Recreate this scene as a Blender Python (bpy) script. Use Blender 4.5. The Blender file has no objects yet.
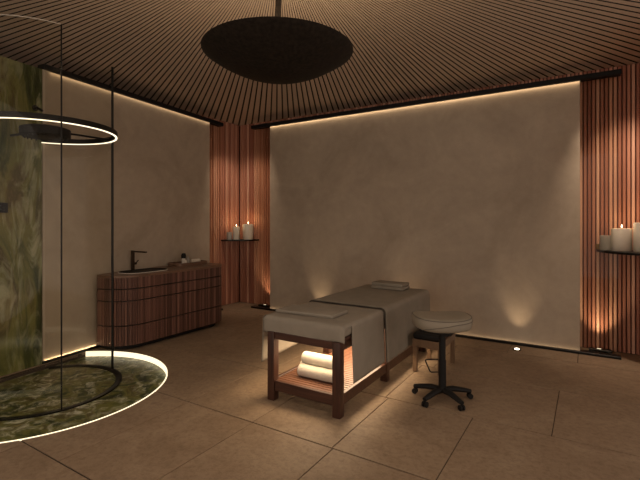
import bpy, bmesh, math, random
from mathutils import Vector, Matrix, noise
random.seed(7)
C = bpy.context.scene.collection
PI = math.pi
cos, sin = math.cos, math.sin

# ------------------------------------------------------------------ helpers
def finish(bm, smooth=None):
    bmesh.ops.recalc_face_normals(bm, faces=bm.faces[:])
    if smooth is not None:
        for f in bm.faces: f.smooth = True
        for e in bm.edges:
            if len(e.link_faces) == 2 and e.calc_face_angle(0) > smooth: e.smooth = False
    return bm

def thing(name, label, cat, loc=(0, 0, 0), group=None, rz=0.0):
    o = bpy.data.objects.new(name, None)
    o.empty_display_size = .1
    o.location = loc; o.rotation_euler = (0, 0, rz)
    C.objects.link(o)
    o['label'] = label; o['category'] = cat
    if group: o['group'] = group
    return o

def world_loc(o):
    m = Vector(o.location)
    p = o.parent
    while p:
        m = m + Vector(p.location); p = p.parent
    return m

def obj(name, bm, mat, parent=None, loc=None, smooth=math.radians(35), local=False):
    """bm is in world coordinates (unless local); origin goes to loc or to the parent's origin"""
    finish(bm, smooth)
    base = Vector((0, 0, 0))
    if parent is not None: base = world_loc(parent)
    org = Vector(loc) if loc is not None else base
    if not local: bmesh.ops.translate(bm, verts=bm.verts[:], vec=-org)
    me = bpy.data.meshes.new(name); bm.to_mesh(me); bm.free()
    o = bpy.data.objects.new(name, me)
    if mat: me.materials.append(mat)
    C.objects.link(o)
    if parent is not None:
        o.parent = parent; o.location = org - base
    else: o.location = org
    return o

def struct(name, bm, mat, parent=None, smooth=math.radians(35)):
    o = obj(name, bm, mat, parent, smooth=smooth)
    o['kind'] = 'structure'
    return o

def tag(o, label, cat, group=None):
    o['label'] = label; o['category'] = cat
    if group: o['group'] = group
    return o

def NB(): return bmesh.new()

def box(bm, x0, x1, y0, y1, z0, z1, bev=0.0, seg=2):
    vs = [bm.verts.new((x, y, z)) for x in (x0, x1) for y in (y0, y1) for z in (z0, z1)]
    fs = []
    for q in ((0,1,3,2),(4,6,7,5),(0,4,5,1),(2,3,7,6),(0,2,6,4),(1,5,7,3)):
        fs.append(bm.faces.new([vs[i] for i in q]))
    if bev > 0:
        es = list({e for f in fs for e in f.edges})
        bmesh.ops.bevel(bm, geom=es, offset=bev, segments=seg, profile=.6, affect='EDGES')
    return vs

def prism(bm, pts, z0, z1, bev=0, seg=3):
    b = [bm.verts.new((p[0], p[1], z0)) for p in pts]
    t = [bm.verts.new((p[0], p[1], z1)) for p in pts]
    n = len(pts)
    fs = [bm.faces.new(list(reversed(b))), bm.faces.new(t)]
    for i in range(n):
        bm.faces.new((b[i], b[(i+1) % n], t[(i+1) % n], t[i]))
    if bev > 0:
        es = [e for e in fs[0].edges] + [e for e in fs[1].edges]
        bmesh.ops.bevel(bm, geom=es, offset=bev, segments=seg, profile=.5, affect='EDGES')

def lathe(bm, prof, c=(0, 0, 0), n=32, sx=1.0, sy=1.0):
    """prof list of (r,z); closes at r=0"""
    rings = []
    for r, z in prof:
        if r < 1e-6: rings.append([bm.verts.new((c[0], c[1], c[2]+z))])
        else: rings.append([bm.verts.new((c[0]+r*sx*cos(2*PI*i/n), c[1]+r*sy*sin(2*PI*i/n), c[2]+z)) for i in range(n)])
    for a, b in zip(rings[:-1], rings[1:]):
        if len(a) == 1 and len(b) == 1: continue
        for i in range(n):
            j = (i+1) % n
            if len(a) == 1: bm.faces.new((a[0], b[j], b[i]))
            elif len(b) == 1: bm.faces.new((a[i], a[j], b[0]))
            else: bm.faces.new((a[i], a[j], b[j], b[i]))

def tube(bm, pts, r, n=10, closed=False, cap=True, flat=1.0):
    pts = [Vector(p) for p in pts]
    rings = []; m = len(pts)
    up = None
    for i, p in enumerate(pts):
        if closed: d = (pts[(i+1) % m] - pts[i-1])
        else: d = pts[min(i+1, m-1)] - pts[max(i-1, 0)]
        d.normalize()
        ref = Vector((0, 0, 1)) if abs(d.z) < .95 else Vector((1, 0, 0))
        a = d.cross(ref).normalized(); b = a.cross(d).normalized()
        if up is not None and a.dot(up) < 0: a = -a; b = -b
        up = a
        rr = r[i] if isinstance(r, (list, tuple)) else r
        rings.append([bm.verts.new(p + a*rr*cos(2*PI*k/n) + b*rr*flat*sin(2*PI*k/n)) for k in range(n)])
    pr = list(zip(rings[:-1], rings[1:]))
    if closed: pr.append((rings[-1], rings[0]))
    for A, B in pr:
        for k in range(n):
            bm.faces.new((A[k], A[(k+1) % n], B[(k+1) % n], B[k]))
    if cap and not closed:
        bm.faces.new(rings[0]); bm.faces.new(rings[-1])

def obox(bm, c, ax, L, w, z0, z1, bev=0):
    """box starting at c along unit 2-D direction ax by length L, with half widths w both sides"""
    n = (-ax[1], ax[0])
    pts = [(c[0]+n[0]*w, c[1]+n[1]*w), (c[0]-n[0]*w, c[1]-n[1]*w),
           (c[0]+ax[0]*L-n[0]*w, c[1]+ax[1]*L-n[1]*w), (c[0]+ax[0]*L+n[0]*w, c[1]+ax[1]*L+n[1]*w)]
    prism(bm, pts, z0, z1, bev, 2)

# ------------------------------------------------------------------ materials
def new_mat(name):
    m = bpy.data.materials.new(name); m.use_nodes = True
    nt = m.node_tree
    for n in list(nt.nodes):
        if n.type not in ('BSDF_PRINCIPLED', 'OUTPUT_MATERIAL'): nt.nodes.remove(n)
    return m, nt, nt.nodes['Principled BSDF']

def N(nt, t, **kw):
    n = nt.nodes.new(t)
    for k, v in kw.items():
        if k in n.inputs: n.inputs[k].default_value = v
        else: setattr(n, k, v)
    return n

def ramp(nt, stops):
    r = nt.nodes.new('ShaderNodeValToRGB')
    el = r.color_ramp.elements
    while len(el) < len(stops): el.new(.5)
    for e, (p, c) in zip(el, stops):
        e.position = p; e.color = (c[0], c[1], c[2], 1)
    return r

def mat_plain(name, col, rough=.5, metal=0.0, var=.12, scale=12, bump=0.0, bscale=60, stretch=(1, 1, 1), spec=.5):
    m, nt, b = new_mat(name)
    tc = N(nt, 'ShaderNodeTexCoord'); mp = N(nt, 'ShaderNodeMapping'); mp.inputs['Scale'].default_value = stretch
    nt.links.new(tc.outputs['Object'], mp.inputs['Vector'])
    nz = N(nt, 'ShaderNodeTexNoise', Scale=scale, Detail=4.0)
    nt.links.new(mp.outputs[0], nz.inputs['Vector'])
    lo = [c*(1-var) for c in col]; hi = [min(1, c*(1+var)) for c in col]
    r = ramp(nt, [(.3, lo), (.7, hi)])
    nt.links.new(nz.outputs['Fac'], r.inputs[0]); nt.links.new(r.outputs[0], b.inputs['Base Color'])
    b.inputs['Roughness'].default_value = rough; b.inputs['Metallic'].default_value = metal
    b.inputs['Specular IOR Level'].default_value = spec
    if bump:
        n2 = N(nt, 'ShaderNodeTexNoise', Scale=bscale, Detail=3.0)
        nt.links.new(mp.outputs[0], n2.inputs['Vector'])
        bp = N(nt, 'ShaderNodeBump', Strength=bump, Distance=.01)
        nt.links.new(n2.outputs['Fac'], bp.inputs['Height']); nt.links.new(bp.outputs[0], b.inputs['Normal'])
    return m

def mat_plaster():
    m, nt, b = new_mat('clay_plaster')
    tc = N(nt, 'ShaderNodeTexCoord')
    n1 = N(nt, 'ShaderNodeTexNoise', Scale=1.1, Detail=7.0, Roughness=.62, Distortion=.8)
    n2 = N(nt, 'ShaderNodeTexNoise', Scale=9.0, Detail=6.0, Roughness=.7)
    for n in (n1, n2): nt.links.new(tc.outputs['Object'], n.inputs['Vector'])
    r1 = ramp(nt, [(.3, (.37, .305, .235)), (.5, (.44, .365, .285)), (.72, (.50, .42, .33))])
    nt.links.new(n1.outputs['Fac'], r1.inputs[0])
    r2 = ramp(nt, [(.35, (.9, .9, .9)), (.7, (1, 1, 1))])
    nt.links.new(n2.outputs['Fac'], r2.inputs[0])
    mx = N(nt, 'ShaderNodeMix', data_type='RGBA', blend_type='MULTIPLY'); mx.inputs[0].default_value = 1
    nt.links.new(r1.outputs[0], mx.inputs[6]); nt.links.new(r2.outputs[0], mx.inputs[7])
    nt.links.new(mx.outputs[2], b.inputs['Base Color'])
    b.inputs['Roughness'].default_value = .8; b.inputs['Specular IOR Level'].default_value = .25
    bp = N(nt, 'ShaderNodeBump', Strength=.25, Distance=.01)
    nt.links.new(n2.outputs['Fac'], bp.inputs['Height']); nt.links.new(bp.outputs[0], b.inputs['Normal'])
    return m

def mat_floor():
    m, nt, b = new_mat('travertine_tile')
    tc = N(nt, 'ShaderNodeTexCoord'); geo = N(nt, 'ShaderNodeNewGeometry')
    off = N(nt, 'ShaderNodeVectorMath', operation='SCALE'); off.inputs['Scale'].default_value = 13.0
    cmb = N(nt, 'ShaderNodeCombineXYZ')
    for i in range(3): nt.links.new(geo.outputs['Random Per Island'], cmb.inputs[i])
    nt.links.new(cmb.outputs[0], off.inputs[0])
    add = N(nt, 'ShaderNodeVectorMath', operation='ADD')
    nt.links.new(tc.outputs['Object'], add.inputs[0]); nt.links.new(off.outputs[0], add.inputs[1])
    n1 = N(nt, 'ShaderNodeTexNoise', Scale=2.6, Detail=8.0, Roughness=.65, Distortion=1.1)
    n2 = N(nt, 'ShaderNodeTexNoise', Scale=26.0, Detail=6.0, Roughness=.75)
    n3 = N(nt, 'ShaderNodeTexVoronoi', Scale=18.0)
    for n in (n1, n2, n3): nt.links.new(add.outputs[0], n.inputs['Vector'])
    r1 = ramp(nt, [(.28, (.235, .165, .108)), (.5, (.285, .205, .137)), (.72, (.335, .25, .17))])
    nt.links.new(n1.outputs['Fac'], r1.inputs[0])
    r2 = ramp(nt, [(.32, (.72, .70, .68)), (.55, (1, 1, 1))])
    nt.links.new(n2.outputs['Fac'], r2.inputs[0])
    mx = N(nt, 'ShaderNodeMix', data_type='RGBA', blend_type='MULTIPLY'); mx.inputs[0].default_value = 1
    nt.links.new(r1.outputs[0], mx.inputs[6]); nt.links.new(r2.outputs[0], mx.inputs[7])
    nt.links.new(mx.outputs[2], b.inputs['Base Color'])
    b.inputs['Roughness'].default_value = .62; b.inputs['Specular IOR Level'].default_value = .3
    bp = N(nt, 'ShaderNodeBump', Strength=.3, Distance=.008)
    nt.links.new(n2.outputs['Fac'], bp.inputs['Height']); nt.links.new(bp.outputs[0], b.inputs['Normal'])
    return m

def mat_slat(name, cols, pitch, rough=.5, mode='xy', grain=1.0):
    """wood whose tone changes from slat to slat"""
    m, nt, b = new_mat(name)
    tc = N(nt, 'ShaderNodeTexCoord'); geo = N(nt, 'ShaderNodeNewGeometry')
    r1 = ramp(nt, [(0, cols[0]), (.5, cols[1]), (1, cols[2])])
    mp = N(nt, 'ShaderNodeMapping'); mp.inputs['Scale'].default_value = (60, 60, 2.2)
    nt.links.new(tc.outputs['Object'], mp.inputs['Vector'])
    nz = N(nt, 'ShaderNodeTexNoise', Scale=1.0, Detail=4.0, Roughness=.6)
    nt.links.new(mp.outputs[0], nz.inputs['Vector'])
    if mode == 'island':
        nt.links.new(geo.outputs['Random Per Island'], r1.inputs[0])
    else:
        mp2 = N(nt, 'ShaderNodeMapping'); mp2.inputs['Scale'].default_value = (38, 38, .4)
        nt.links.new(tc.outputs['Object'], mp2.inputs['Vector'])
        nb = N(nt, 'ShaderNodeTexNoise', Scale=1.0, Detail=2.0)
        nt.links.new(mp2.outputs[0], nb.inputs['Vector'])
        rr = N(nt, 'ShaderNodeMapRange'); rr.inputs[1].default_value = .3; rr.inputs[2].default_value = .7
        nt.links.new(nb.outputs['Fac'], rr.inputs[0]); nt.links.new(rr.outputs[0], r1.inputs[0])
    r2 = ramp(nt, [(.3, (.62, .6, .58)), (.65, (1, 1, 1))])
    nt.links.new(nz.outputs['Fac'], r2.inputs[0])
    mx = N(nt, 'ShaderNodeMix', data_type='RGBA', blend_type='MULTIPLY'); mx.inputs[0].default_value = .8*grain
    nt.links.new(r1.outputs[0], mx.inputs[6]); nt.links.new(r2.outputs[0], mx.inputs[7])
    nt.links.new(mx.outputs[2], b.inputs['Base Color'])
    b.inputs['Roughness'].default_value = rough; b.inputs['Specular IOR Level'].default_value = .35
    return m

def mat_wood(name, cols, stretch=(3, 30, 30), rough=.4):
    m, nt, b = new_mat(name)
    tc = N(nt, 'ShaderNodeTexCoord'); mp = N(nt, 'ShaderNodeMapping'); mp.inputs['Scale'].default_value = stretch
    nt.links.new(tc.outputs['Object'], mp.inputs['Vector'])
    nz = N(nt, 'ShaderNodeTexNoise', Scale=1.0, Detail=5.0, Roughness=.6, Distortion=.6)
    nt.links.new(mp.outputs[0], nz.inputs['Vector'])
    r = ramp(nt, [(.3, cols[0]), (.5, cols[1]), (.72, cols[2])])
    nt.links.new(nz.outputs['Fac'], r.inputs[0]); nt.links.new(r.outputs[0], b.inputs['Base Color'])
    b.inputs['Roughness'].default_value = rough; b.inputs['Specular IOR Level'].default_value = .4
    return m

def mat_marble(name, stretch, rough=.10, dark=1.0, vein=(.52, .52, .38)):
    m, nt, b = new_mat(name)
    tc = N(nt, 'ShaderNodeTexCoord'); mp = N(nt, 'ShaderNodeMapping'); mp.inputs['Scale'].default_value = stretch
    nt.links.new(tc.outputs['Object'], mp.inputs['Vector'])
    n1 = N(nt, 'ShaderNodeTexNoise', Scale=2.4, Detail=6.0, Roughness=.58, Distortion=.9)
    n2 = N(nt, 'ShaderNodeTexNoise', Scale=4.5, Detail=8.0, Roughness=.66, Distortion=1.0)
    n3 = N(nt, 'ShaderNodeTexNoise', Scale=1.3, Detail=3.0)
    for n in (n1, n2, n3): nt.links.new(mp.outputs[0], n.inputs['Vector'])
    r1 = ramp(nt, [(p, [c*dark for c in q]) for p, q in ((.30, (.020, .026, .010)), (.42, (.06, .075, .022)), (.52, (.20, .20, .06)), (.60, (.10, .085, .03)), (.72, (.30, .27, .11)))])
    nt.links.new(n1.outputs['Fac'], r1.inputs[0])
    r2 = ramp(nt, [(.50, (0, 0, 0)), (.66, (1, 1, 1))])
    nt.links.new(n2.outputs['Fac'], r2.inputs[0])
    r3 = ramp(nt, [(.35, (.25, .25, .25)), (.62, (1, 1, 1))])
    nt.links.new(n3.outputs['Fac'], r3.inputs[0])
    mu = N(nt, 'ShaderNodeMath', operation='MULTIPLY')
    nt.links.new(r2.outputs[0], mu.inputs[0]); nt.links.new(r3.outputs[0], mu.inputs[1])
    mx = N(nt, 'ShaderNodeMix', data_type='RGBA')
    nt.links.new(mu.outputs[0], mx.inputs[0]); nt.links.new(r1.outputs[0], mx.inputs[6])
    mx.inputs[7].default_value = (*vein, 1)
    nt.links.new(mx.outputs[2], b.inputs['Base Color'])
    b.inputs['Roughness'].default_value = rough; b.inputs['Specular IOR Level'].default_value = .5 if rough < .2 else .2
    return m

def mat_emit(name, col, s):
    m, nt, b = new_mat(name)
    b.inputs['Base Color'].default_value = (.8, .75, .65, 1)
    b.inputs['Emission Color'].default_value = (*col, 1); b.inputs['Emission Strength'].default_value = s
    return m

def mat_glass(name, tint, refl=1.0):
    m, nt, b = new_mat(name)
    out = nt.nodes['Material Output']; nt.nodes.remove(b)
    tr = N(nt, 'ShaderNodeBsdfTransparent'); tr.inputs[0].default_value = (*tint, 1)
    gl = N(nt, 'ShaderNodeBsdfGlossy'); gl.inputs['Roughness'].default_value = .02
    fr = N(nt, 'ShaderNodeFresnel'); fr.inputs['IOR'].default_value = 1.5
    geo = N(nt, 'ShaderNodeNewGeometry')
    inv = N(nt, 'ShaderNodeMath', operation='SUBTRACT'); inv.inputs[0].default_value = 1.0
    nt.links.new(geo.outputs['Backfacing'], inv.inputs[1])
    mu = N(nt, 'ShaderNodeMath', operation='MULTIPLY'); nt.links.new(fr.outputs[0], mu.inputs[0]); nt.links.new(inv.outputs[0], mu.inputs[1])
    m2 = N(nt, 'ShaderNodeMath', operation='MULTIPLY'); m2.inputs[1].default_value = refl; nt.links.new(mu.outputs[0], m2.inputs[0])
    ms = N(nt, 'ShaderNodeMixShader')
    nt.links.new(m2.outputs[0], ms.inputs[0]); nt.links.new(tr.outputs[0], ms.inputs[1]); nt.links.new(gl.outputs[0], ms.inputs[2])
    nt.links.new(ms.outputs[0], out.inputs['Surface'])
    return m

M = dict(
    plaster=mat_plaster(), floor=mat_floor(),
    grout=mat_plain('grout', (.05, .034, .022), .9),
    ceil_back=mat_plain('ceiling_backing', (.012, .009, .007), .9),
    ceil_slat=mat_slat('ceiling_slat_wood', [(.47, .375, .295), (.485, .385, .30), (.50, .395, .31)], 1, .55, 'island', .5),
    slat=mat_slat('red_cedar_slat', [(.38, .15, .095), (.56, .26, .17), (.78, .46, .33)], .04, .5, 'island', .6),
    slat_back=mat_plain('slat_backing', (.12, .042, .026), .8),
    walnut=mat_wood('dark_walnut', [(.034, .014, .009), (.056, .022, .014), (.08, .033, .02)]),
    walnut_v=mat_wood('dark_walnut_upright', [(.034, .014, .009), (.056, .022, .014), (.08, .033, .02)], (30, 30, 3)),
    shelfwood=mat_wood('shelf_slat_wood', [(.10, .042, .025), (.15, .066, .038), (.20, .092, .054)]),
    tambour=mat_slat('tambour_wood', [(.06, .026, .018), (.135, .062, .044), (.25, .13, .095)], .02, .5, 'noise', .5),
    counter=mat_wood('counter_wood', [(.12, .068, .044), (.16, .09, .058), (.19, .11, .074)], (20, 3, 20), .35),
    oak=mat_wood('light_oak', [(.13, .08, .045), (.17, .105, .062), (.20, .125, .078)], (30, 30, 3)),
    black=mat_plain('black_metal', (.012, .011, .010), .4, .6, .1),
    bronze=mat_plain('dark_bronze', (.014, .010, .007), .7, .1, .5, 45, .2, 90, spec=.2),
    blackmat=mat_plain('black_plastic', (.009, .008, .008), .6, spec=.25),
    gunmetal=mat_plain('bronze_tap_metal', (.06, .042, .03), .35, .8),
    marble_w=mat_marble('green_marble_upright', (1.5, 1.5, .42), .14, .85, (.36, .36, .22)),
    marble_f=mat_marble('green_marble_floor', (2.1, 2.1, 2.1), .35, .8, (.60, .60, .46)),
    sheet=mat_plain('grey_linen', (.27, .238, .195), .9, 0, .06, 8, .15, 400, spec=.1),
    blanket=mat_plain('grey_blanket', (.25, .22, .178), .95, 0, .07, 8, .25, 300, spec=.1),
    hem=mat_plain('dark_hem', (.07, .058, .045), .95),
    towel=mat_plain('white_terry', (.72, .66, .56), .95, 0, .05, 30, .6, 350, spec=.1),
    vinyl=mat_plain('beige_vinyl', (.25, .215, .165), .6, 0, .05, 6),
    piping=mat_plain('grey_piping', (.10, .085, .065), .6),
    wax=mat_plain('cream_wax', (.62, .56, .47), .6, 0, .06, 10),
    waxgrey=mat_plain('grey_wax', (.36, .33, .29), .6, 0, .06, 10),
    wick=mat_plain('wick', (.03, .02, .015), .9),
    flame=mat_emit('candle_flame', (1, .74, .42), 8),
    amber=mat_plain('brown_glass', (.22, .12, .03), .25),
    led=mat_emit('led_warm', (1, .86, .60), 1.15),
    ledring=mat_emit('led_ring', (1, .86, .62), 1.5),
    lamp=mat_emit('lamp_lens', (1, .86, .66), 9),
    glass=mat_glass('clear_glass', (.94, .93, .90), .4),
    glass_s=mat_glass('shower_glass', (.965, .96, .94), .5),
    ceramic=mat_plain('white_ceramic', (.65, .60, .53), .35),
)
M['wax'].node_tree.nodes['Principled BSDF'].inputs['Subsurface Weight'].default_value = .25
M['wax'].node_tree.nodes['Principled BSDF'].inputs['Subsurface Radius'].default_value = (.03, .02, .01)
WARM = (1, .66, .36); WARM2 = (1, .72, .44)

def light(name, typ, loc, power, parent=None, col=WARM, rot=(0, 0, 0), **kw):
    l = bpy.data.lights.new(name, typ); l.energy = power; l.color = col
    for k, v in kw.items(): setattr(l, k, v)
    o = bpy.data.objects.new(name, l); C.objects.link(o)
    o.rotation_euler = rot
    if parent is not None:
        o.parent = parent; o.location = Vector(loc) - world_loc(parent)
    else: o.location = loc
    return o

# ------------------------------------------------------------------ room constants (x right along back wall, y away, z up)
XL, XR, YB, YF, H = -5.52, .74, 6.0, -2.2, 3.27
SC = Vector((-4.187, 1.982)); SR = 1.057           # shower basin circle
GC = Vector((-4.27, 2.03)); GR = .635              # glass cylinder circle
P0 = Vector((-4.85, 2.28)); P1 = Vector((-5.205, 5.07))   # left plaster panel line (front face)
PD = (P1-P0).normalized(); PN = Vector((PD.y, -PD.x))    # along panel, and out into the room

def panel_x(y): return P0.x + (P1.x-P0.x)*(y-P0.y)/(P1.y-P0.y)

# circle clipped by the line of the plaster panel and the marble slab that stand across it
def chord(c, r, gap):
    """half angle hidden behind the slab, and the direction towards it"""
    h = (c-P0).dot(PN)-gap
    return (math.acos(max(-1, min(1, h/r))) if h < r else 0.0), math.atan2(-PN.y, -PN.x)
def clipped_arc(c, r, gap, n=144):
    half, a0 = chord(c, r, gap)
    return [c + Vector((cos(a), sin(a)))*r for a in [a0+half+(2*PI-2*half)*i/n for i in range(n+1)]]
def basin_outline(r, inset=0.0):
    return clipped_arc(SC, r, .012)

# ------------------------------------------------------------------ floor of tiles with the basin cut out
rows = [(-2.2, -1.5), (-1.5, -.52), (-.52, .43), (.43, 1.41), (1.41, 2.45), (2.45, 3.40), (3.40, 4.35), (4.35, 5.30), (5.30, 6.0)]
ulines = {0: -.3, 1: .12, 2: -.35, 3: -.29, 4: -.05, 5: -.06, 6: -.22, 7: -.45, 8: -.1}
bm = NB()
g = .003
for ri, (y0, y1) in enumerate(rows):
    w = .69 if ri not in (6, 7, 3) else (1.25 if ri == 6 else (.98 if ri == 3 else .96))
    xs = []; x = ulines[ri]
    while x > XL: xs.append(x); x -= w
    xs.append(XL); xs.reverse()
    x = ulines[ri]+w
    while x < 3.0: xs.append(x); x += w
    xs.append(3.0)
    if ri == 4: xs = [q for q in xs if q < -.6]+[.7, 3.0]
    if ri == 5: xs = [q for q in xs if q < -.7]+[.9, 3.0]
    if ri == 7: xs = [XL, -4.4, -3.1, -1.35, .62, 1.7, 3.0]
    for a, b in zip(xs[:-1], xs[1:]):
        if b-a < .03: continue
        box(bm, a+g, b-g, y0+.0055, y1-.0055, -.03, 0, .0015, 1)
floor = struct('floor', bm, M['floor'])
bm = NB(); box(bm, XL-.1, 3.0, YF, YB+.1, -.12, -.006)
grout = struct('grout_bed', bm, M['grout'], floor)
cut = NB(); prism(cut, basin_outline(SR), -.2, .2)
cm = bpy.data.meshes.new('cut'); finish(cut); cut.to_mesh(cm); cut.free()
co = bpy.data.objects.new('cut', cm); C.objects.link(co)
for o in (floor, grout):
    md = o.modifiers.new('cut', 'BOOLEAN'); md.object = co; md.operation = 'DIFFERENCE'; md.solver = 'EXACT'
bpy.context.view_layer.update()
dg = bpy.context.evaluated_depsgraph_get()
for o in (floor, grout):
    me = bpy.data.meshes.new_from_object(o.evaluated_get(dg)); o.modifiers.clear(); o.data = me
bpy.data.objects.remove(co)

# ------------------------------------------------------------------ ceiling with radial slats
bm = NB(); box(bm, XL-.1, 3.0, YF, YB+.1, H+.030, H+.12)
ceiling = struct('ceiling', bm, M['ceil_back'])
CX, CY = -1.66, 2.16
bm = NB(); NS = 290
for i in range(NS):
    a = 2*PI*(i+.5)/NS; d = Vector((cos(a), sin(a)))
    t = 1e9
    if d.x > 1e-6: t = min(t, (3.0-CX)/d.x)
    if d.x < -1e-6: t = min(t, (XL+.012-CX)/d.x)
    if d.y > 1e-6: t = min(t, (YB-.012-CY)/d.y)
    if d.y < -1e-6: t = min(t, (YF-CY)/d.y)
    h = PI/NS*.745
    r0 = .22
    L = Vector((cos(a-h), sin(a-h))); R = Vector((cos(a+h), sin(a+h)))
    def lim(v):
        t = 1e9
        if v.x > 1e-6: t = min(t, (3.0-CX)/v.x)
        if v.x < -1e-6: t = min(t, (XL+.012-CX)/v.x)
        if v.y > 1e-6: t = min(t, (YB-.012-CY)/v.y)
        if v.y < -1e-6: t = min(t, (YF-CY)/v.y)
        return t
    O = Vector((CX, CY))
    prism(bm, [O+L*r0, O+L*lim(L), O+R*lim(R), O+R*r0], H, H+.032)
o = struct('slat_lining', bm, M['ceil_slat'], ceiling, smooth=None)
o.data.materials.append(M['ceil_back'])
for p in o.data.polygons:
    if abs(p.normal.z) < .5: p.material_index = 1  # slat sides coloured dark: shade of the gaps put into the material

# ------------------------------------------------------------------ walls
bm = NB(); box(bm, XL-.1, XR+.1, YB, YB+.1, 0, H+.03)
wall_back = struct('wall_back', bm, M['slat_back'])
bm = NB(); box(bm, XL-.1, XL, YF, YB, 0, H+.03)
wall_left = struct('wall_left', bm, M['slat_back'])
bm = NB(); box(bm, XR, XR+.1, 4.6, YB, 0, H+.03)
wall_right = struct('wall_right', bm, M['slat_back'])
PITCH = .042
def slats(bm, a0, a1, place):
    n = int((a1-a0)/PITCH)
    for i in range(n):
        c = a0 + (i+.5)*(a1-a0)/n
        place(bm, c)
bm = NB()
def sb(bm, c): box(bm, c-.0145, c+.0145, YB-.034, YB-.0005, .004, H-.002, .004, 1)
slats(bm, XL+.04, XR-.04, sb)
struct('slat_lining', bm, M['slat'], wall_back, smooth=None)
bm = NB()
def sl(bm, c): box(bm, XL+.0005, XL+.034, c-.0145, c+.0145, .004, H-.002, .004, 1)
slats(bm, 1.2, YB-.04, sl)
struct('slat_lining', bm, M['slat'], wall_left, smooth=None)
bm = NB()
def sr(bm, c): box(bm, XR-.034, XR-.0005, c-.0145, c+.0145, .004, H-.002, .004, 1)
slats(bm, 4.6, YB-.04, sr)
struct('slat_lining', bm, M['slat'], wall_right, smooth=None)

# ------------------------------------------------------------------ plaster panels between tracks, with glass ends
PT = 3.09
t = thing('wall_panel', 'wide beige plaster panel along the back, behind the massage table', 'wall panel', (-2.31, 5.71, 0))
bm = NB(); box(bm, -4.54, -.083, 5.68, 5.74, .03, PT, .002, 1); obj('plaster_board', bm, M['plaster'], t)
for x0, x1 in ((-4.92, -4.542), (-.081, .28)):
    bm = NB(); box(bm, x0, x1, 5.70, 5.712, .03, PT); obj('glass_end', bm, M['glass'], t)
bm = NB(); box(bm, -4.94, .30, 5.655, 5.76, PT+.001, PT+.055, .004, 1); obj('top_track', bm, M['blackmat'], t)
bm = NB(); box(bm, -4.94, .30, 5.655, 5.76, .002, .029, .003, 1); obj('base_track', bm, M['black'], t)
back_panel = t
# strip along the underside of the top track washing the plaster
for n in range(3):
    light('strip_light', 'AREA', (-4.54+4.457*(n+.5)/3, 5.664, PT-.004), .8, t, WARM2, (0, 0, 0), shape='RECTANGLE', size=4.457/3, size_y=.012)

t = thing('wall_panel', 'beige plaster panel along the left side, behind the slatted vanity', 'wall panel', (-5.07, 3.6, 0))
def along(s, n): return P0 + PD*s + PN*n
Lp = (P1-P0).length
def pbox(bm, s0, s1, n0, n1, z0, z1): prism(bm, [along(s0, n0), along(s1, n0), along(s1, n1), along(s0, n1)], z0, z1)
bm = NB(); pbox(bm, 0, Lp-.13, -.06, 0, .03, PT); obj('plaster_board', bm, M['plaster'], t)
bm = NB(); pbox(bm, Lp-.128, Lp+.18, -.032, -.02, .03, PT); obj('glass_end', bm, M['glass'], t)
bm = NB(); pbox(bm, 0, Lp+.2, -.08, .025, PT+.001, PT+.055); obj('top_track', bm, M['blackmat'], t)
bm = NB(); pbox(bm, 0, Lp+.2, -.08, .010, .002, .029); obj('base_track', bm, M['black'], t)
left_panel = t
ang = math.atan2(PD.y, PD.x)
q = along(Lp/2, .014)
light('strip_light', 'AREA', (q.x, q.y, PT-.004), .7, t, WARM2, (0, 0, ang), shape='RECTANGLE', size=Lp-.15, size_y=.012)

# marble slab in line with the left panel
t = thing('marble_wall_slab', 'tall upright olive green marble slab that carries the round shower', 'marble slab', (-4.78, 1.45, 0))
bm = NB(); prism(bm, [along(-1.75, 0), along(-.006, 0), along(-.006, -.06), along(-1.75, -.06)], .002, 3.09, .003, 1)
obj('stone', bm, M['marble_w'], t)

# ------------------------------------------------------------------ recessed floor uplights
def floor_light(x, y, label, power, tgt, blend=1.0, ang=58):
    t = thing('floor_uplight', label, 'floor light', (x, y, 0))
    bm = NB(); lathe(bm, [(0, .001), (.045, .001), (.045, .006), (.030, .007), (0, .007)], (x, y, 0), 24); obj('bezel', bm, M['black'], t)
    bm = NB(); lathe(bm, [(0, .0075), (.028, .0075), (.024, .011), (0, .012)], (x, y, 0), 20); obj('lens', bm, M['lamp'], t)
    d = Vector(tgt) - Vector((x, y, .02))
    rot = d.to_track_quat('-Z', 'Y').to_euler()
    light('uplight', 'SPOT', (x, y, .02), power, t, WARM2, rot, spot_size=math.radians(ang), spot_blend=blend, shadow_soft_size=.02)
floor_light(-.71, 5.47, 'small round floor uplight right of the table at the foot of the back panel', 6, (-.71, 5.70, .62))
for x in (-2.12, -3.53):        # two more of these stand hidden behind the table
    d = Vector((x, 5.70, .62)) - Vector((x, 5.47, .02))
    light('uplight', 'SPOT', (x, 5.47, .02), 6, back_panel, WARM2, d.to_track_quat('-Z', 'Y').to_euler(), spot_size=math.radians(58), spot_blend=1, shadow_soft_size=.02)
# strips in the base tracks
for n in range(3):
    light('strip_light', 'AREA', (-4.54+4.457*(n+.5)/3, 5.667, .031), .13, back_panel, WARM2, (PI, 0, 0), shape='RECTANGLE', size=4.457/3, size_y=.008)
q = along(.32, .005)
light('strip_light', 'AREA', (q.x, q.y, .031), .4, left_panel, WARM2, (PI, 0, ang), shape='RECTANGLE', size=.6, size_y=.008)

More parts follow.
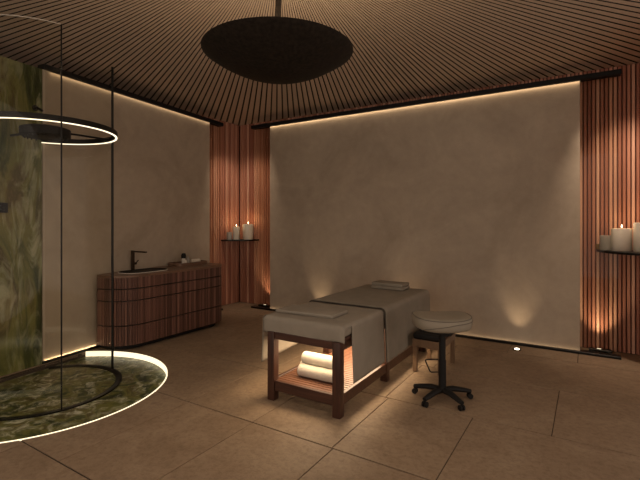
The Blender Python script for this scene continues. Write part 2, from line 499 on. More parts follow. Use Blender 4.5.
# uplight boxes behind the glass ends
def uplight_box(x0, x1, y0, y1, lx, ly, label, power, tgt):
    t = thing('uplight_box', label, 'light fixture', ((x0+x1)/2, (y0+y1)/2, 0), 'uplight boxes in the glazed corners')
    bm = NB(); box(bm, x0, x1, y0, y1, .002, .05, .004, 1); obj('housing', bm, M['black'], t)
    bm = NB(); box(bm, lx-.02, lx+.02, ly-.008, ly+.008, .0505, .053, .002, 1); obj('lens', bm, M['led'], t)
    d = Vector(tgt) - Vector((lx, ly, .07))
    light('uplight', 'SPOT', (lx, ly, .07), power, t, WARM2, d.to_track_quat('-Z', 'Y').to_euler(), spot_size=math.radians(80), spot_blend=1, shadow_soft_size=.02)
uplight_box(.0, .22, 5.775, 5.85, .1, 5.815, 'low black uplight box behind the glass at the right end of the back panel', 14, (.1, 5.96, .75))
uplight_box(-4.88, -4.66, 5.775, 5.85, -4.76, 5.815, 'low black uplight box behind the glass at the left end of the back panel', 10, (-4.76, 5.96, .75))
uplight_box(-5.36, -5.29, 4.95, 5.12, -5.325, 5.03, 'low black uplight box behind the glass right of the vanity', 5, (-5.48, 5.03, .5))
# lit plinth at the end of the back panel
# ------------------------------------------------------------------ corner shelves and candles
def corner_shelf(cx, cy, sx, r, label):
    t = thing('corner_shelf', label, 'shelf', (cx, cy, 1.15))
    pts = [(cx, cy)] + [(cx + sx*r*cos(a), cy - r*sin(a)) for a in [PI/2*i/24 for i in range(25)]]
    bm = NB(); prism(bm, pts, 1.148, 1.172, .003, 1); obj('shelf_board', bm, M['black'], t)
    return t
corner_shelf(XL+.036, YB-.036, 1, .47, 'thin dark quarter round shelf in the far left slatted corner')
corner_shelf(XR-.036, YB-.036, -1, .63, 'thin dark quarter round shelf in the slatted corner at right edge')
SZ = 1.1725
def candle(x, y, r, h, label, mat='wax', lit=True, grp='pillar candles on the corner shelves', seed=0):
    t = thing('pillar_candle', label, 'candle', (x, y, SZ), grp)
    bm = NB()
    lathe(bm, [(0, 0), (r*.97, 0), (r, .006), (r, h-.012), (r*.96, h-.002), (r*.86, h), (r*.72, h-.010), (r*.4, h-.016), (0, h-.018)], (x, y, SZ), 28)
    obj('wax_body', bm, M[mat], t)
    bm = NB(); tube(bm, [(x, y, SZ+h-.02), (x+.001, y, SZ+h+.006), (x+.003, y, SZ+h+.018)], .0022, 6); obj('wick', bm, M['wick'], t)
    if lit:
        bm = NB(); z = SZ+h+.010
        lathe(bm, [(0, 0), (.005, .004), (.0065, .011), (.005, .021), (.002, .031), (0, .036)], (x+.003, y, z), 12)
        obj('flame', bm, M['flame'], t)
        light('candle_light', 'POINT', (x+.003, y, z+.07), .55, t, (1, .62, .30), shadow_soft_size=.02)
    return t
candle(-5.14, 5.81, .095, .27, 'tallest cream pillar candle on the left corner shelf, lit', seed=1)
candle(-5.31, 5.69, .062, .225, 'mid height cream pillar candle on left corner shelf, lit')
candle(-5.375, 5.585, .046, .13, 'short grey unlit pillar candle on left corner shelf', 'waxgrey', False)
candle(.305, 5.76, .098, .245, 'wide cream pillar candle in the middle of the right corner shelf, lit')
candle(.165, 5.80, .062, .165, 'short grey unlit pillar candle left of the wide one on the right corner shelf', 'waxgrey', False)
candle(.50, 5.70, .095, .31, 'tall cream pillar candle cut off by right picture edge, lit')
t = thing('votive_cup', 'small brown tealight cup at the left tip of the right corner shelf', 'candle', (.098, 5.885, SZ))
bm = NB(); lathe(bm, [(0, 0), (.030, 0), (.036, .02), (.036, .062), (.032, .062), (.030, .03), (0, .028)], (.098, 5.885, SZ), 24); obj('cup', bm, M['amber'], t)
bm = NB(); lathe(bm, [(0, .029), (.029, .031), (.0285, .044), (0, .044)], (.098, 5.885, SZ), 20); obj('wax', bm, M['wax'], t)

# spots without fixtures, added at ceiling height to brighten the slatted corners
for p, d, pw in (((-4.62, 5.1), (XL, YB), 60), ((.14, 5.1), (XR, YB), 130)):
    p = Vector((p[0], p[1], H-.01)); d = Vector((d[0], d[1], .9))-p
    light('ceiling_fill_spot', 'SPOT', p, pw, ceiling, (1, .78, .58), d.to_track_quat('-Z', 'Y').to_euler(), spot_size=math.radians(72), spot_blend=.8, shadow_soft_size=.06)

# ------------------------------------------------------------------ pendant lamp
DZ = 2.560; DR = .468
t = thing('pendant_lamp', 'large dark bronze shallow bowl pendant lamp hanging from the slatted ceiling', 'pendant lamp', (CX, CY, DZ))
bm = NB()
prof = [(0, -.165)]
for i in range(1, 17):
    r = DR*i/16; prof.append((r, -.165*(1-(i/16)**2)))
prof.append((DR+.004, .006)); prof.append((DR-.006, .008))
for i in range(15, 0, -1):
    r = DR*i/16; prof.append((r-.003, -.150*(1-(i/16)**2)))
prof.append((0, -.150))
lathe(bm, prof, (CX, CY, DZ), 96); obj('bowl', bm, M['bronze'], t)
bm = NB(); lathe(bm, [(0, -.15), (.019, -.15), (.019, H-DZ-.001), (0, H-DZ-.001)], (CX, CY, DZ), 16); obj('rod', bm, M['bronze'], t)
bm = NB(); lathe(bm, [(0, H-DZ-.002), (.07, H-DZ-.002), (.07, H-DZ-.03), (.02, H-DZ-.05), (0, H-DZ-.05)], (CX, CY, DZ), 28); obj('ceiling_rose', bm, M['bronze'], t)
bm = NB(); lathe(bm, [(0, -.149), (.035, -.149), (.035, -.06), (.05, -.04), (.04, -.005), (0, .005)], (CX, CY, DZ), 20); obj('lamp_unit', bm, M['lamp'], t)
for k in range(4):
    a = PI/4+PI/2*k
    light('bowl_lamp', 'SPOT', (CX+.2*cos(a), CY+.2*sin(a), DZ-.01), 9, t, WARM2, (PI, 0, 0), spot_size=math.radians(176), spot_blend=.5, shadow_soft_size=.12)

# ------------------------------------------------------------------ shower: basin, glass, ring light with rain head
BZ = -.055
t = thing('shower_basin', 'round sunken green marble shower basin with a glowing rim', 'shower basin', (SC.x, SC.y, BZ))
bm = NB(); prism(bm, basin_outline(SR-.002), BZ-.03, BZ); obj('marble_floor', bm, M['marble_f'], t)
def arc_solid(bm, c, gap, prof, n=120, a_from=None, a_to=None):
    """closed profile [(r, z)] swept round c, leaving out what would lie behind the slab"""
    half, a0 = chord(c, max(r for r, z in prof), gap)
    if a_from is None: a_from, a_to = a0+half, a0+2*PI-half
    rings = []
    for i in range(n+1):
        a = a_from+(a_to-a_from)*i/n
        rings.append([bm.verts.new((c.x+r*cos(a), c.y+r*sin(a), z)) for r, z in prof])
    m = len(prof)
    for A, B in zip(rings[:-1], rings[1:]):
        for k in range(m): bm.faces.new((A[k], A[(k+1) % m], B[(k+1) % m], B[k]))
    bm.faces.new(rings[0]); bm.faces.new(rings[-1])
bm = NB(); arc_solid(bm, SC, .016, [(SR-.012, BZ+.001), (SR-.003, BZ+.001), (SR-.003, .003), (SR-.012, .003)], 160)
obj('light_rim', bm, M['led'], t)
bm = NB()
arc_solid(bm, GC, .016, [(GR-.045, BZ+.001), (GR+.012, BZ+.001), (GR+.012, BZ+.012), (GR-.02, BZ+.012), (GR-.03, BZ+.006), (GR-.045, BZ+.006)])
obj('drain_ring', bm, M['black'], t)

# glass cylinder open towards the room
yaw = math.radians(32)
def cam2w(X, Y): return Vector((.848*X-.530*Y, .530*X+.848*Y))
def ray_hit(px, far):
    k = (px-320)/430; d = cam2w(k, 1.0).normalized()
    b = -d.dot(GC); c = GC.dot(GC)-GR*GR; q = math.sqrt(b*b-c)
    return d*(-b+q if far else -b-q)
pa = ray_hit(61, False); pb = ray_hit(112.3, True)
aA = math.atan2(pa.y-GC.y, pa.x-GC.x); aB = math.atan2(pb.y-GC.y, pb.x-GC.x)
while aB < aA: aB += 2*PI
t = thing('shower_screen', 'tall curved clear glass shower screen standing on the basin drain ring', 'shower screen', (GC.x, GC.y, BZ))
ZG0, ZG1 = BZ+.013, 3.105
gp = [(GR-.005, ZG0), (GR+.005, ZG0), (GR+.005, ZG1), (GR-.005, ZG1)]
ghalf, ga = chord(GC, GR+.005, .004)
def near(a, ref):
    while a < ref: a += 2*PI
    return a
w0 = near(ga-ghalf, aB); w1 = near(ga+ghalf, aB); aE = near(aA, w1)
bm = NB(); arc_solid(bm, GC, 0, gp, 24, aB, w0); obj('glass_pane', bm, M['glass_s'], t)
bm = NB(); arc_solid(bm, GC, 0, gp, 60, w1, aE); obj('glass_pane', bm, M['glass_s'], t)
bm = NB(); tube(bm, [(GC.x+GR*cos(w1+(aE-w1)*i/50), GC.y+GR*sin(w1+(aE-w1)*i/50), ZG1+.004) for i in range(51)], .0035, 6); obj('top_edge', bm, M['ceramic'], t)
for a in (aA+.006, aB-.006):
    c, s = cos(a), sin(a)
    bm = NB(); w = .0125 if a > aA+.1 else .0065
    lathe(bm, [(0, ZG0), (w, ZG0), (w, ZG1+.004), (0, ZG1+.004)], (GC.x+GR*c, GC.y+GR*s, 0), 10); obj('edge_post', bm, M['black'], t)

RZ = 2.31; RR = .607; RC = Vector((-4.285, 2.04))
t = thing('shower_ring_light', 'black ring light with rain shower head hung inside the glass shower', 'shower light', (RC.x, RC.y, RZ))
bm = NB(); arc_solid(bm, RC, .003, [(RR-.022, RZ+.012), (RR, RZ+.012), (RR, RZ+.06), (RR-.022, RZ+.06)]); obj('ring_housing', bm, M['black'], t)
bm = NB(); arc_solid(bm, RC, .003, [(RR-.019, RZ+.005), (RR-.003, RZ+.005), (RR-.003, RZ+.0115), (RR-.019, RZ+.0115)]); obj('led_strip', bm, M['ledring'], t)
bm = NB(); lathe(bm, [(0, -.03), (.19, -.03), (.205, -.022), (.205, .045), (.18, .055), (0, .055)], (RC.x, RC.y, RZ), 48)
hd = obj('rain_head', bm, M['blackmat'], t)
for i in range(24):
    a = 2*PI*i/24; x, y = RC.x+.172*cos(a), RC.y+.172*sin(a)
    bm = NB(); lathe(bm, [(0, -.046), (.005, -.046), (.007, -.0305), (0, -.0305)], (x, y, RZ), 6)
    obj('nozzle', bm, M['black'], hd)
adir = cam2w(.36, .47).normalized()
bm = NB(); tube(bm, [(RC.x+adir.x*.20, RC.y+adir.y*.20, RZ+.035), (RC.x+adir.x*(RR-.012), RC.y+adir.y*(RR-.012), RZ+.035)], .010, 8); obj('arm', bm, M['black'], t)
wl = (RC-P0).dot(PN)-.002
bm = NB(); tube(bm, [(RC.x-PN.x*.20, RC.y-PN.y*.20, RZ+.03), (RC.x-PN.x*wl, RC.y-PN.y*wl, RZ+.03)], .012, 8); obj('arm', bm, M['black'], t)

q = along(-.50, 0)
t = thing('shower_control', 'flat black shower control box fixed to the green marble at left edge', 'shower control', (q.x, q.y, 1.63))
bm = NB(); prism(bm, [along(-.60, 0.0), along(-.356, 0.0), along(-.356, .034), along(-.60, .034)], 1.58, 1.677, .005, 2); obj('plate', bm, M['blackmat'], t)
for sk in (-.54, -.42):
    k0, k1 = along(sk, .0345), along(sk, .06)
    bm = NB(); tube(bm, [(k0.x, k0.y, 1.628), (k1.x, k1.y, 1.628)], .022, 20); obj('knob', bm, M['black'], t)
q = along(-.078, 0)
t = thing('wall_spout', 'tiny black spout fixed high on the green marble slab', 'spout', (q.x, q.y, 2.65))
k0, k1 = along(-.078, .0), along(-.078, .008)
bm = NB(); tube(bm, [(k0.x, k0.y, 2.665), (k1.x, k1.y, 2.665)], .03, 16); obj('rosette', bm, M['black'], t)
k0, k1, k2 = along(-.078, .0085), along(-.085, .05), along(-.06, .09)
bm = NB(); tube(bm, [(k0.x, k0.y, 2.665), (k1.x, k1.y, 2.66), (k2.x, k2.y, 2.63)], .013, 10); obj('outlet', bm, M['black'], t)

# ------------------------------------------------------------------ vanity with tambour fronts
VX, V0, V1, VT = -4.46, 2.87, 4.60, .872
def vanity_outline(ins=0.0):
    """counter-clockwise outline; returns (points along the visible front, back points)"""
    r1, r2 = .33, .20
    xf = VX-ins; y0 = V0+ins; y1 = V1-ins
    xb0 = panel_x(y0+.02)+.03; xb1 = panel_x(y1)+.03
    f = []
    f.append(Vector((xb0, y0+.10)))
    # left end: quarter curve from the wall side to the front
    cx = xf-r1; cy = y0+r1
    f += [Vector((cx-.02, y0+.004))] if False else []
    for i in range(15):
        a = -PI/2-.25 + (PI/2+.25)*i/14
        f.append(Vector((cx+r1*cos(a), cy+r1*sin(a))))
    cx2 = xf-r2; cy2 = y1-r2
    for i in range(11):
        a = PI/2*i/10
        f.append(Vector((cx2+r2*cos(a), cy2+r2*sin(a))))
    f.append(Vector((xb1, y1)))
    return f
def resample(pts, step):
    out = [pts[0]]; acc = 0
    L = sum((b-a).length for a, b in zip(pts[:-1], pts[1:]))
    n = max(1, round(L/step)); ds = L/n; need = ds
    for a, b in zip(pts[:-1], pts[1:]):
        seg = (b-a).length; pos = 0
        while acc + seg - pos >= need - 1e-9:
            pos += need-acc; acc = 0
            out.append(a + (b-a)*(pos/seg))
        acc += seg-pos
    if (out[-1]-pts[-1]).length > step*.3: out.append(pts[-1])
    return out
def fluted(pts, pitch=.028, depth=.010):
    rs = resample(pts, pitch); out = []
    for a, b in zip(rs[:-1], rs[1:]):
        d = (b-a).normalized(); nrm = Vector((d.y, -d.x))
        L = (b-a).length
        for u, h in ((0, 0), (.10, .75), (.3, 1), (.7, 1), (.9, .75)):
            out.append(a + d*L*u + nrm*depth*h)
    out.append(rs[-1])
    return out
t = thing('vanity_cabinet', 'brown slatted wash cabinet with rounded ends against the left panel', 'vanity', ((VX+panel_x(3.6))/2, 3.68, 0))
bm = NB(); prism(bm, vanity_outline(.022), .06, VT-.045); obj('carcass', bm, M['blackmat'], t)
bm = NB(); prism(bm, vanity_outline(.07), .002, .059); obj('plinth', bm, M['blackmat'], t)
outl = fluted(vanity_outline(.010))
inn = vanity_outline(.024)
for z0, z1 in ((.062, .283), (.296, .567), (.580, .706), (.719, .842)):
    bm = NB(); prism(bm, outl, z0, z1)
    obj('drawer_front', bm, M['tambour'], t)
bm = NB()
top = vanity_outline(0.0)
prism(bm, top, VT-.029, VT, .004, 2)
ctop = obj('countertop', bm, M['counter'], t)
# basin as a shallow dark bowl set on the counter
def rrect(cx, cy, hx, hy, r, n=8):
    pts = []
    for qx, qy, a0 in ((1, 1, 0), (-1, 1, PI/2), (-1, -1, PI), (1, -1, 1.5*PI)):
        for i in range(n+1):
            a = a0+PI/2*i/n; pts.append(Vector((cx+qx*(hx-r)+r*cos(a), cy+qy*(hy-r)+r*sin(a))))
    return pts
bx, by = -4.73, 3.40
bm = NB()
lv = [(.165, .30, .150, .001), (.167, .302, .152, .011), (.155, .29, .142, .0115), (.148, .283, .135, .004), (.10, .22, .09, .002)]
rings = [[bm.verts.new((p.x, p.y, VT+z)) for p in rrect(bx, by, hx, hy, r)] for hx, hy, r, z in lv]
for A, B in zip(rings[:-1], rings[1:]):
    for i in range(len(A)):
        j = (i+1) % len(A); bm.faces.new((A[i], A[j], B[j], B[i]))
bm.faces.new(rings[-1]); bm.faces.new(list(reversed(rings[0])))
obj('sink', bm, M['blackmat'], t)
bm = NB(); pts = [Vector((p.x, p.y, VT+.004)) for p in rrect(bx, by, .171, .306, .155)]
tube(bm, pts, .005, 6, True); obj('sink_rim', bm, M['ceramic'], t)
fx, fy = -4.93, 3.385
bm = NB()
box(bm, fx-.017, fx+.017, fy-.017, fy+.017, VT+.001, 1.125, .004, 2)
tap = obj('tap', bm, M['gunmetal'], t)
bm = NB(); box(bm, fx+.0175, fx+.27, fy-.014, fy+.014, 1.103, 1.122, .003, 2); obj('spout', bm, M['gunmetal'], tap)
bm = NB(); tube(bm, [(fx, fy+.0175, .955), (fx, fy+.05, .955)], .015, 14); tube(bm, [(fx+.002, fy+.04, .958), (fx+.05, fy+.045, 1.0)], .007, 8); obj('handle', bm, M['gunmetal'], tap)

# tray with toiletries
ty0, ty1, tx0, tx1 = 3.98, 4.52, -5.04, -4.76
t = thing('tray', 'low brown wooden tray lying at the far end of the vanity top', 'tray', ((tx0+tx1)/2, (ty0+ty1)/2, VT))
bm = NB()
pts = rrect((tx0+tx1)/2, (ty0+ty1)/2, (tx1-tx0)/2, (ty1-ty0)/2, .06)
prism(bm, pts, VT+.0015, VT+.012)
obj('tray_base', bm, M['counter'], t)
bm = NB()
po = pts; pi_ = rrect((tx0+tx1)/2, (ty0+ty1)/2, (tx1-tx0)/2-.010, (ty1-ty0)/2-.010, .05)
n = len(po)
R4 = [[bm.verts.new((p.x, p.y, z)) for p in ps] for ps, z in ((po, VT+.0125), (po, VT+.042), (pi_, VT+.042), (pi_, VT+.0125))]
for k in range(4):
    A, B = R4[k], R4[(k+1) % 4]
    for i in range(n): bm.faces.new((A[i], A[(i+1) % n], B[(i+1) % n], B[i]))
obj('tray_rim', bm, M['counter'], t)
tz = VT+.0125
def bottle(x, y, r, h, mat, label, cap=None, cr=.5, name='bottle', cat='bottle', hh=.03):
    t = thing(name, label, cat, (x, y, tz), 'toiletries on the vanity tray')
    bm = NB(); lathe(bm, [(0, 0), (r*.94, 0), (r, .006), (r, h*.86), (r*.8, h*.96), (r*.45, h), (0, h)], (x, y, tz), 24); obj('body', bm, M[mat], t)
    if cap:
        bm = NB(); lathe(bm, [(0, h+.0005), (r*cr, h+.0005), (r*cr*1.05, h+hh*.5), (r*cr*.8, h+hh*.9), (0, h+hh)], (x, y, tz), 20); obj('cap', bm, M[cap], t)
bottle(-4.90, 4.17, .026, .085, 'ceramic', 'white bottle with big round black cap on the vanity tray', 'blackmat', 1.25, hh=.075)
bottle(-4.835, 4.15, .020, .065, 'ceramic', 'smallest plain white jar in front of the black capped bottle', name='jar', cat='jar')
bottle(-4.90, 4.25, .024, .075, 'waxgrey', 'grey bottle beside the rolled cloth on the vanity tray', 'waxgrey', .5)
def rolled(name, c, ax, L, r, label, grp, mat='towel', seed=0, cat='towel'):
    """rolled towel: a spiral-ended cylinder lying along ax"""
    t = thing(name, label, cat, (c[0], c[1], c[2]-r), grp)
    bm = NB(); n = 40; ax = Vector((ax[0], ax[1], 0)).normalized(); side = Vector((0, 0, 1)).cross(ax)
    rings = []
    prof = [(-.5, .80), (-.495, .93), (-.48, 1.0), (-.25, 1.015), (0, 1.0), (.25, 1.015), (.48, 1.0), (.495, .93), (.5, .80)]
    for s, k in prof:
        ring = []
        for i in range(n):
            a = 2*PI*i/n
            rr = r*k*(1-.07*(i/n))
            wob = 1+.02*noise.noise(Vector((s*4+seed, cos(a)*2, sin(a)*2)))
            z = rr*wob*sin(a); z = max(z, -r*.93)
            ring.append(bm.verts.new(Vector(c) + ax*L*s + side*rr*wob*cos(a) + Vector((0, 0, z))))
        rings.append(ring)
    for A, B in zip(rings[:-1], rings[1:]):
        for i in range(n): bm.faces.new((A[i], A[(i+1) % n], B[(i+1) % n], B[i]))
    bm.faces.new(rings[0]); bm.faces.new(rings[-1])
    obj('roll', bm, M[mat], t, smooth=math.radians(60))
    for e in (-.5, .5):
        bm = NB(); pts = []
        for i in range(60):
            f = i/59; a = 2*PI*3.1*f; rr = r*(.08+.66*f)
            pts.append(Vector(c)+ax*(L*e+(.001 if e > 0 else -.001)) + side*rr*cos(a)+Vector((0, 0, rr*sin(a))))
        tube(bm, pts, r*.055, 6); obj('spiral_end', bm, M[mat], t)
    return t
rolled('rolled_cloth', (-4.90, 4.39, tz+.030), (0, 1), .15, .030, 'small rolled white cloth on the vanity tray', None)

# ------------------------------------------------------------------ massage table
TX0, TX1, TY0, TY1 = -2.29, -1.592, 2.83, 4.86
t = thing('massage_table', 'dark wooden massage table with a lit slatted shelf below', 'massage table', ((TX0+TX1)/2, (TY0+TY1)/2, 0))
LW = .068
TOPZ = .575
for y in (TY0, 3.72, TY1-LW):
    for x in (TX0, TX1-LW):
        bm = NB(); box(bm, x, x+LW, y, y+LW, .001, TOPZ-.001, .005, 2); obj('leg', bm, M['walnut_v'], t)
# aprons
for x in (TX0+.012, TX1-.037):
    for y0, y1 in ((TY0+LW+.001, 3.719), (3.721+LW, TY1-LW-.001)):
        bm = NB(); box(bm, x, x+.025, y0, y1, TOPZ-.075, TOPZ-.001, .003, 1); obj('apron', bm, M['walnut'], t)
        bm = NB(); box(bm, x-.002, x+.030, y0, y1, .085, .17, .003, 1); obj('stretcher', bm, M['walnut'], t)
for y in (TY0+.012, TY1-.037):
    bm = NB(); box(bm, TX0+LW+.001, TX1-LW-.001, y, y+.025, TOPZ-.06, TOPZ-.001, .003, 1); obj('apron', bm, M['walnut'], t)
    bm = NB(); box(bm, TX0+LW+.001, TX1-LW-.001, y, y+.03, .085, .168, .003, 1); obj('stretcher', bm, M['walnut'], t)
bm = NB()
y = TY0+.046
while y < TY1-.08:
    if not (3.715-.03 < y < 3.72+LW): box(bm, TX0+.045, TX1-.04, y, y+.034, .150, .166, .003, 1)
    else: box(bm, TX0+LW+.003, TX1-LW-.003, y, y+.034, .150, .166, .003, 1)
    y += .040
obj('slatted_shelf', bm, M['shelfwood'], t)
MX0, MX1 = -2.375, -1.585
bm = NB(); box(bm, TX0-.01, TX1+.004, TY0+.03, TY1+.01, TOPZ, TOPZ+.025, .004, 2); obj('table_board', bm, M['walnut'], t)
bm = NB(); box(bm, MX0+.012, MX1, TY0+.045, TY1+.02, TOPZ+.026, .682, .03, 4); obj('mattress', bm, M['sheet'], t)
bm = NB(); box(bm, TX0+.09, TX1-.09, TY0+.12, TY1-.12, TOPZ-.016, TOPZ-.001, .002, 1); obj('led_bar', bm, M['black'], t)
light('under_table_light', 'AREA', ((TX0+TX1)/2, (TY0+TY1)/2, TOPZ-.02), 32, t, WARM2, (0, 0, 0), shape='RECTANGLE', size=.5, size_y=1.75)

# cloths: profile across the table -> drape
def drape(bm, y0, y1, zl, zr, off, ny, wav=.006, seed=0, ztop=.684, rnd=.035, flare=.012, lead=0.0):
    """cloth over the mattress between y0..y1, left hem zl(y), right hem zr(y)"""
    xl, xr = MX0-off, MX1+off; zt = ztop+off
    rows_ = []
    for j in range(ny+1):
        y = y0 + (y1-y0)*j/ny
        prof = []
        hl, hr = zl(y), zr(y)
        nd = 14
        for i in range(nd):
            f = i/nd; z = hl + (zt-rnd-hl)*f; prof.append((xl-flare*(1-f)**1.5, z, (1-f)))
        for i in range(7):
            a = PI - PI/2*i/6; prof.append((xl+rnd+rnd*cos(a), zt-rnd+rnd*sin(a), 0))
        for i in range(1, 16):
            f = i/16; prof.append((xl+rnd+(xr-xl-2*rnd)*f, zt, -1))
        for i in range(7):
            a = PI/2 - PI/2*i/6; prof.append((xr-rnd+rnd*cos(a), zt-rnd+rnd*sin(a), 0))
        for i in range(nd):
            f = (i+1)/nd; z = zt-rnd + (hr-zt+rnd)*f; prof.append((xr+flare*f**1.5, z, f))
        ring = []
        for k, (x, z, dr) in enumerate(prof):
            if dr > 0:
                w = wav*dr*(noise.noise(Vector((y*3.1+seed, k > 30 and 5.0 or 1.0, z*.8)))*1.6)
                x += w + (abs(wav)*dr if x > -2 else -abs(wav)*dr)
            elif dr < 0:
                z += .003*noise.noise(Vector((x*5+seed, y*5, 2.0)))
            yy = y - lead*(1-j/ny)*max(0, min(1, (xr-x)/(xr-xl)))
            ring.append(bm.verts.new((x, yy, z)))
        rows_.append(ring)
    for A, B in zip(rows_[:-1], rows_[1:]):
        for i in range(len(A)-1): bm.faces.new((A[i], A[i+1], B[i+1], B[i]))
    return rows_
def solid(o, th, off=1.0):
    md = o.modifiers.new('thickness', 'SOLIDIFY'); md.thickness = th; md.offset = off
# lower sheet with a short front flap
bm = NB()
sy0 = 2.995
R = drape(bm, sy0, 3.612, lambda y: .29-.02*sin(y*3), lambda y: .225, .006, 26, .004, 1.0, lead=.11)
o = obj('bed_sheet', bm, M['sheet'], None, loc=(-1.98, 3.4, .69))
solid(o, .004); tag(o, 'grey sheet over the foot end of the massage table hanging down both sides', 'sheet')
# foot cover: wraps the front edge of the mattress with a wavy lower hem
bm = NB()
nx = 40; prof_n = 18
rws = []
for i in range(nx+1):
    f = i/nx; x = MX0+.008 + (MX1-MX0+.004)*f
    ring = []
    edge = min(f, 1-f)
    hem = .556 + .006*sin(f*9) + .022*max(0, (f-.72)/.28)**1.2 + .012*math.exp(-((f-.0)/.05)**2)
    zt = .694
    path = [(2.988 - (2.988-(TY0+.07))*k/8, zt) for k in range(8)]
    rr = .035; cy = TY0+.062
    for k in range(7):
        a = PI/2*k/6; path.append((cy-rr*sin(a)*1.0, zt-rr+rr*cos(a)))
    for k in range(1, 7):
        path.append((cy-rr-.004*(k/6), zt-rr-(zt-rr-hem)*k/6))
    for k, (y, z) in enumerate(path):
        wv = .006*noise.noise(Vector((x*6, k*.2, 3.0)))
        cr = max(0, (.05-edge)/.05)
        ring.append(bm.verts.new((x, y+wv*(k > 9)+.02*cr**2*(k > 8), z+wv*.6*(k <= 9)-.016*cr**2)))
    rws.append(ring)
for A, B in zip(rws[:-1], rws[1:]):
    for i in range(len(A)-1): bm.faces.new((A[i], A[i+1], B[i+1], B[i]))
# short side drops on the foot cover
o = obj('foot_cover', bm, M['sheet'], None, loc=(-1.98, 2.86, .69))
solid(o, .004); tag(o, 'grey cloth tucked round the foot edge of the table, wavy hem over the wood', 'sheet')
# folded cloth across the foot
bm = NB()
box(bm, -2.35, -1.78, 3.03, 3.30, .693, .724, .011, 3)
for v in bm.verts: v.co.z += .004*noise.noise(v.co*7)*(v.co.z > .715); v.co.y += .05*(v.co.x+2.0)
o = obj('folded_cloth', bm, M['sheet'], None, loc=(-2.05, 3.14, .7)); tag(o, 'flat folded grey cloth lying across the foot end of the table', 'cloth')
# blanket with dark folded edge
t = thing('blanket', 'thicker grey blanket over the head two thirds of the table, dark folded edge', 'blanket', (-1.98, 4.3, .70))
bm = NB()
R = drape(bm, 3.63, 4.88, lambda y: .34, lambda y: .215, .018, 34, .004, 4.0, rnd=.045)
# head end drop
last = R[-1]
prev = last
for s in range(1, 7):
    rr = []
    for v in last:
        p = v.co.copy(); 
        p.y += .02*min(1, s/2); p.z = max(min(p.z, .70 - .05*s + .02), .215) if p.z > .70-.05*s+.02 else p.z
        rr.append(bm.verts.new(p))
    for i in range(len(last)-1): 
        try: bm.faces.new((prev[i], prev[i+1], rr[i+1], rr[i]))
        except Exception: pass
    prev = rr
bmesh.ops.remove_doubles(bm, verts=bm.verts[:], dist=.0004)
o = obj('blanket_cloth', bm, M['blanket'], t); solid(o, .006)
bm = NB()
path = [v.co.copy() for v in []]
tmp = NB(); R2 = drape(tmp, 3.622, 3.63, lambda y: .34, lambda y: .215, .019, 1, .004, 4.0, rnd=.045)
pts = [v.co.copy() for v in R2[0]]; tmp.free()
tube(bm, pts, .0065, 8, flat=1.0); obj('folded_edge', bm, M['hem'], t)
# pillow towel at the head end
t = thing('folded_towel', 'flat folded grey towel lying on the blanket at the head end', 'towel', (-1.98, 4.72, .711))
bm = NB(); box(bm, -2.17, -1.78, 4.60, 4.84, .711, .745, .011, 3)
for v in bm.verts: v.co.z += .004*noise.noise(v.co*6)*(v.co.z > .72)
obj('lower_fold', bm, M['blanket'], t)
bm = NB(); box(bm, -2.165, -1.785, 4.604, 4.838, .7455, .782, .011, 3)
for v in bm.verts: v.co.z += .005*noise.noise(v.co*6)*(v.co.z > .765)
obj('upper_fold', bm, M['blanket'], t)
# towels on the shelf
rolled('rolled_towel', (-1.935, 3.06, .168+.050), (1, 0), .36, .052, 'rolled white towel lying at the bottom front of the stack', 'rolled white towels under the table', seed=2)
rolled('rolled_towel', (-1.985, 3.168, .168+.050), (1, 0), .36, .052, 'rolled white towel lying at the bottom behind the front one', 'rolled white towels under the table', seed=5)
rolled('rolled_towel', (-1.93, 3.115, .168+.143), (1, 0), .36, .053, 'rolled white towel on top of two others under the table', 'rolled white towels under the table', seed=9)

# ------------------------------------------------------------------ small wooden bench beside the table
BX0, BX1, BY0, BY1 = -1.49, -1.20, 4.13, 4.62
t = thing('bench', 'low light wooden bench with dark seat pad beside the massage table', 'bench', ((BX0+BX1)/2, (BY0+BY1)/2, 0))
for x in (BX0, BX1-.04):
    for y in (BY0, BY1-.04):
        bm = NB(); box(bm, x, x+.04, y, y+.04, .001, .25, .003, 1); obj('leg', bm, M['oak'], t)
bm = NB(); box(bm, BX0-.004, BX1+.004, BY0-.004, BY1+.004, .251, .325, .004, 1); obj('seat_frame', bm, M['oak'], t)
bm = NB(); box(bm, BX0, BX1, BY0, BY1, .326, .385, .02, 3); obj('seat_pad', bm, M['blackmat'], t)

# ------------------------------------------------------------------ saddle stool on castors
SX, SY = -1.045, 3.615
t = thing('saddle_stool', 'rolling stool with padded beige saddle seat on a black five star base', 'stool', (SX, SY, 0))
rgt = cam2w(1, 0)              # direction used for the long axis of the seat
rgt = Vector((rgt.x, rgt.y, 0)).normalized(); fwd = Vector((-rgt.y, rgt.x, 0))
scn = Vector((SX, SY, 0)) - rgt*.008
def seat_pt(a, rr, z):
    k = 1.0
    x = cos(a); y = sin(a)
    n_ = 3.0
    d = (abs(x)**n_+abs(y)**n_)**(-1/n_)
    return scn + rgt*(x*d*rr*.238) + fwd*(y*d*rr*.20) + Vector((0, 0, z + .018*(x*d*rr)**2 - .0*y))
bm = NB(); n = 48; rings = []
for rr, z in ((0.0, .598), (.6, .598), (.86, .599), (.955, .607), (.993, .626), (1.0, .652), (.995, .678), (.97, .694), (.92, .703), (.6, .704), (.3, .700), (0, .697)):
    if rr == 0: rings.append([bm.verts.new(seat_pt(0, 0, z))])
    else: rings.append([bm.verts.new(seat_pt(2*PI*i/n, rr, z)) for i in range(n)])
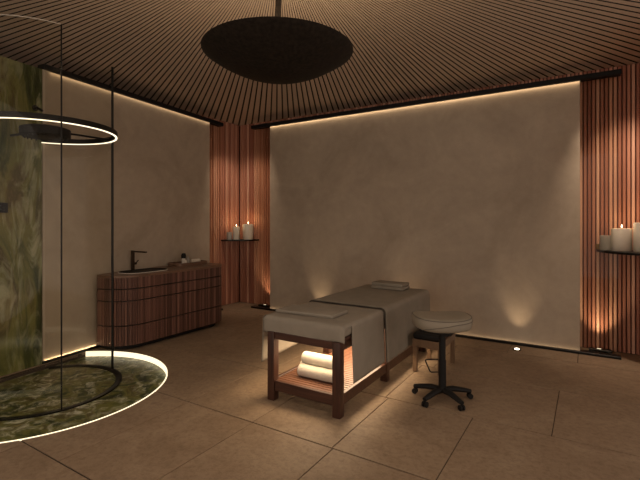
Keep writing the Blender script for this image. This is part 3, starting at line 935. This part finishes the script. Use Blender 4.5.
for A, B in zip(rings[:-1], rings[1:]):
    for i in range(n):
        j = (i+1) % n
        if len(A) == 1: bm.faces.new((A[0], B[j], B[i]))
        elif len(B) == 1: bm.faces.new((A[i], A[j], B[0]))
        else: bm.faces.new((A[i], A[j], B[j], B[i]))
seat = obj('seat', bm, M['vinyl'], t, smooth=math.radians(80))
bm = NB(); tube(bm, [seat_pt(2*PI*i/64, .975, .694) for i in range(64)], .0035, 6, True); obj('piping', bm, M['piping'], seat)
bm = NB()
pts = []
for i in range(25):
    f = i/24; a = -PI+.75 + (PI-.55)*f
    z = .607 + .062*min(1, f*2.2)**.7
    rr = .993 + .012*math.sin(min(1, f*2.2)*PI/2)
    pts.append(seat_pt(a, rr, z))
tube(bm, pts, .003, 6); obj('piping', bm, M['piping'], seat)
bm = NB(); box(bm, SX-.16, SX+.10, SY-.11, SY+.09, .565, .5965, .008, 2); obj('seat_plate', bm, M['blackmat'], t)
bm = NB(); lathe(bm, [(0, .10), (.031, .10), (.031, .33), (.027, .335), (.027, .574), (0, .574)], (SX, SY, 0), 20); obj('gas_column', bm, M['blackmat'], t)
bm = NB(); lathe(bm, [(0, .068), (.040, .068), (.044, .085), (.032, .105), (.0285, .12), (.0285, .068)], (SX, SY, 0), 20); obj('hub', bm, M['blackmat'], t)
# lever loop hanging from the column on the left side
lp = [scn*1 + (-rgt)*a + Vector((0, 0, z)) for a, z in ((.026, .335), (.115, .335), (.135, .33), (.132, .318), (.095, .235), (.085, .228), (.026, .228))]
bm = NB(); tube(bm, lp, .006, 8); obj('lever_loop', bm, M['black'], t)
for k in range(5):
    a = yaw + math.radians(-68+72*k)
    d = Vector((cos(a), sin(a), 0))
    bm = NB()
    pts = [Vector((SX, SY, .082))+d*.036, Vector((SX, SY, .088))+d*.09, Vector((SX, SY, .074))+d*.18, Vector((SX, SY, .062))+d*.245]
    tube(bm, pts, [.030, .029, .025, .020], 12, flat=.8); lg = obj('base_arm', bm, M['blackmat'], t)
    e = Vector((SX, SY, 0))+d*.238; s = Vector((-d.y, d.x, 0))
    bm = NB()
    for q in (-1, 1):
        tube(bm, [e+s*(q*.006)+Vector((0, 0, .0235)), e+s*(q*.020)+Vector((0, 0, .0235))], .0225, 16)
    tube(bm, [e+Vector((0, 0, .024)), e+Vector((0, 0, .06))], .006, 8)
    obj('castor', bm, M['blackmat'], lg)

# unseen fill spots added under the ceiling to lift the room from above
for x, y in ((-3.6, .9), (-2.0, .3), (-.5, 1.0), (-.6, 2.6), (-2.6, 1.2), (-1.4, 1.2), (-3.3, 2.2), (-1.2, 2.9)):
    light('ceiling_fill_spot', 'SPOT', (x, y, H-.005), 20, ceiling, (1, .82, .64), (0, 0, 0), spot_size=math.radians(150), spot_blend=1, shadow_soft_size=.25)

# ------------------------------------------------------------------ ambient light, camera, view
w = bpy.data.worlds.new('World'); bpy.context.scene.world = w; w.use_nodes = True
bg = w.node_tree.nodes['Background']; bg.inputs[0].default_value = (1, .82, .67, 1); bg.inputs[1].default_value = .92
cam = bpy.data.cameras.new('camera'); cam.sensor_width = 36; cam.lens = 430/640*36; cam.shift_y = -19/640
cam.clip_start = .02
co = bpy.data.objects.new('camera', cam); C.objects.link(co)
co.location = (0, 0, 1.5); co.rotation_euler = (PI/2, 0, yaw)
sc = bpy.context.scene; sc.camera = co
vs = sc.view_settings
vs.view_transform = 'Standard'; vs.look = 'None'; vs.gamma = 1; vs.exposure = .2; vs.use_curve_mapping = False
sc.cycles.max_bounces = 8; sc.cycles.diffuse_bounces = 5; sc.cycles.glossy_bounces = 4; sc.cycles.transparent_max_bounces = 12
sc.cycles.sample_clamp_indirect = 4
